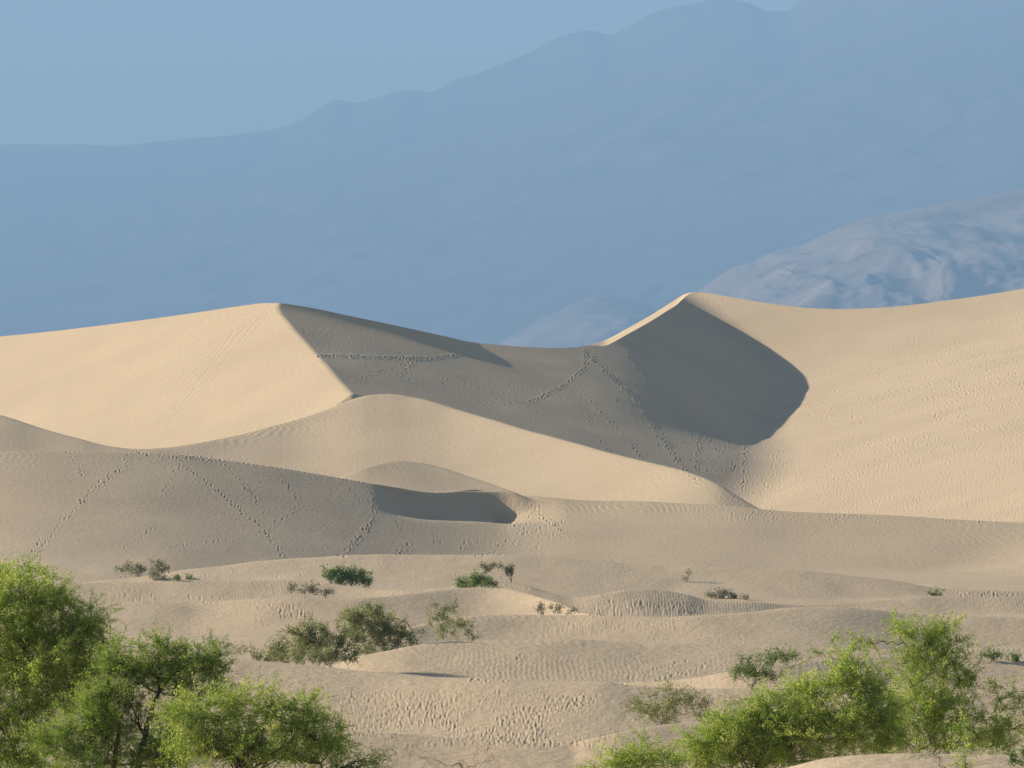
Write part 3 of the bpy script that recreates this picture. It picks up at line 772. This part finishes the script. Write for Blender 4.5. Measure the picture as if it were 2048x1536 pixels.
def rock_material(nm, c0, c1):
    m, nt, N, L = new_mat(nm)
    out = N.new('ShaderNodeOutputMaterial'); b = N.new('ShaderNodeBsdfPrincipled')
    b.inputs['Roughness'].default_value = .95; b.inputs['Specular IOR Level'].default_value = .1
    geo = N.new('ShaderNodeNewGeometry')
    n1 = N.new('ShaderNodeTexNoise'); n1.inputs['Scale'].default_value = .003; n1.inputs['Detail'].default_value = 8
    L.new(geo.outputs['Position'], n1.inputs['Vector'])
    r = N.new('ShaderNodeValToRGB')
    r.color_ramp.elements[0].position = .35; r.color_ramp.elements[0].color = c0
    r.color_ramp.elements[1].position = .68; r.color_ramp.elements[1].color = c1
    L.new(n1.outputs['Fac'], r.inputs['Fac']); L.new(r.outputs['Color'], b.inputs['Base Color'])
    L.new(b.outputs[0], out.inputs['Surface'])
    return m


rock = rock_material('dark_rock', (.065, .052, .045, 1), (.11, .088, .075, 1))
dim = rock_material('hazy_rock', (.12, .095, .08, 1), (.24, .19, .16, 1))
pale = rock_material('pale_rock', (.14, .112, .095, 1), (.27, .21, .175, 1))
RANGE = [(-900, 330), (-500, 310), (-200, 285), (0, 288), (150, 288), (220, 290), (350, 277), (400, 275), (560, 255), (600, 238), (640, 216), (672, 200), (710, 206), (760, 193), (810, 180), (858, 185), (900, 166), (1000, 131), (1060, 106), (1120, 72), (1180, 58), (1220, 68), (1250, 56), (1280, 36), (1330, 15), (1400, 2), (1440, -5), (1490, 2), (1540, 22), (1570, 22), (1610, -5), (1680, -40), (1850, -70), (2048, -60), (2300, -90), (2900, -60)]
RANGE = [(u, v, 29400 - (u - 0) * 1.8) for u, v in RANGE]
mountain('mountain_range', RANGE, 0, 10400, rock, 900, 260, 75, 3.3, -800, 2850)
HILL = [(900, 900), (1250, 720), (1409, 575), (1450, 553), (1512, 528), (1560, 508), (1614, 491), (1665, 467), (1727, 444), (1780, 434), (1839, 420), (1880, 412), (1921, 404), (1980, 396), (2048, 378), (2200, 340), (2500, 330), (2900, 420)]
mountain('mountain_foothill', [(u, v, 16000) for u, v in HILL], 0, 4400, pale, 1200, 420, 240, 8.1, 950, 2850, .34)
HILL2 = [(500, 880), (850, 735), (1000, 682), (1060, 650), (1130, 616), (1190, 597), (1260, 600), (1330, 632), (1420, 720), (1600, 890)]
mountain('mountain_foothill', [(u, v, 18500) for u, v in HILL2], 0, 3000, dim, 600, 260, 150, 5.7, 500, 1600, .3)

# ------------------------------------------------------------------ light, sky, air
hz = bpy.data.meshes.new('haze')
bx0, bx1, by0, by1, bz0, bz1 = -7000, 7000, -300, 31400, -30, 2700
hv = [(x, y, z) for x in (bx0, bx1) for y in (by0, by1) for z in (bz0, bz1)]
hz.from_pydata(hv, [], [(0, 1, 3, 2), (4, 6, 7, 5), (0, 4, 5, 1), (2, 3, 7, 6), (0, 2, 6, 4), (1, 5, 7, 3)])
hzo = bpy.data.objects.new('haze', hz); C.objects.link(hzo); hzo['kind'] = 'stuff'
hm, hnt, hN, hL = new_mat('haze_air')
ho = hN.new('ShaderNodeOutputMaterial'); pv = hN.new('ShaderNodeVolumePrincipled')
pv.inputs['Color'].default_value = HAZE_COL
pv.inputs['Density'].default_value = HAZE_DEN
pv.inputs['Anisotropy'].default_value = 0.0
hL.new(pv.outputs[0], ho.inputs['Volume']); hz.materials.append(hm)

w = bpy.data.worlds.new('World'); bpy.context.scene.world = w; w.use_nodes = True
wn = w.node_tree.nodes; wl = w.node_tree.links
sky = wn.new('ShaderNodeTexSky'); sky.sky_type = 'NISHITA'; sky.sun_disc = False
sky.sun_elevation = math.radians(SUN_EL)
sunv = np.array([-math.cos(math.radians(SUN_BACK)) * math.cos(math.radians(SUN_EL)), math.sin(math.radians(SUN_BACK)) * math.cos(math.radians(SUN_EL)), math.sin(math.radians(SUN_EL))])
sky.sun_rotation = math.atan2(sunv[0], sunv[1])
sky.air_density = 1.0; sky.dust_density = 1.3; sky.ozone_density = 1.5
bg = wn['Background'] if 'Background' in wn else wn.new('ShaderNodeBackground')
bg.inputs['Strength'].default_value = .048
wl.new(sky.outputs[0], bg.inputs['Color'])

from mathutils import Vector
sl = bpy.data.lights.new('sun', 'SUN'); sl.energy = 5.0; sl.angle = math.radians(.53); sl.color = (1, .885, .73)
so = bpy.data.objects.new('sun', sl); C.objects.link(so)
so.rotation_euler = Vector(sunv).to_track_quat('Z', 'Y').to_euler()

cam = bpy.data.cameras.new('camera'); co_ = bpy.data.objects.new('camera', cam); C.objects.link(co_)
co_.location = (0, 0, EYE); co_.rotation_euler = (math.pi / 2 + PITCH, 0, 0)
cam.sensor_width = 36; cam.lens = 18 / TT; cam.clip_start = .5; cam.clip_end = 60000
sc = bpy.context.scene
sc.camera = co_
sc.view_settings.view_transform = 'Standard'; sc.view_settings.look = 'None'
sc.view_settings.exposure = 1.17; sc.view_settings.gamma = 1.0
sc.cycles.use_denoising = True
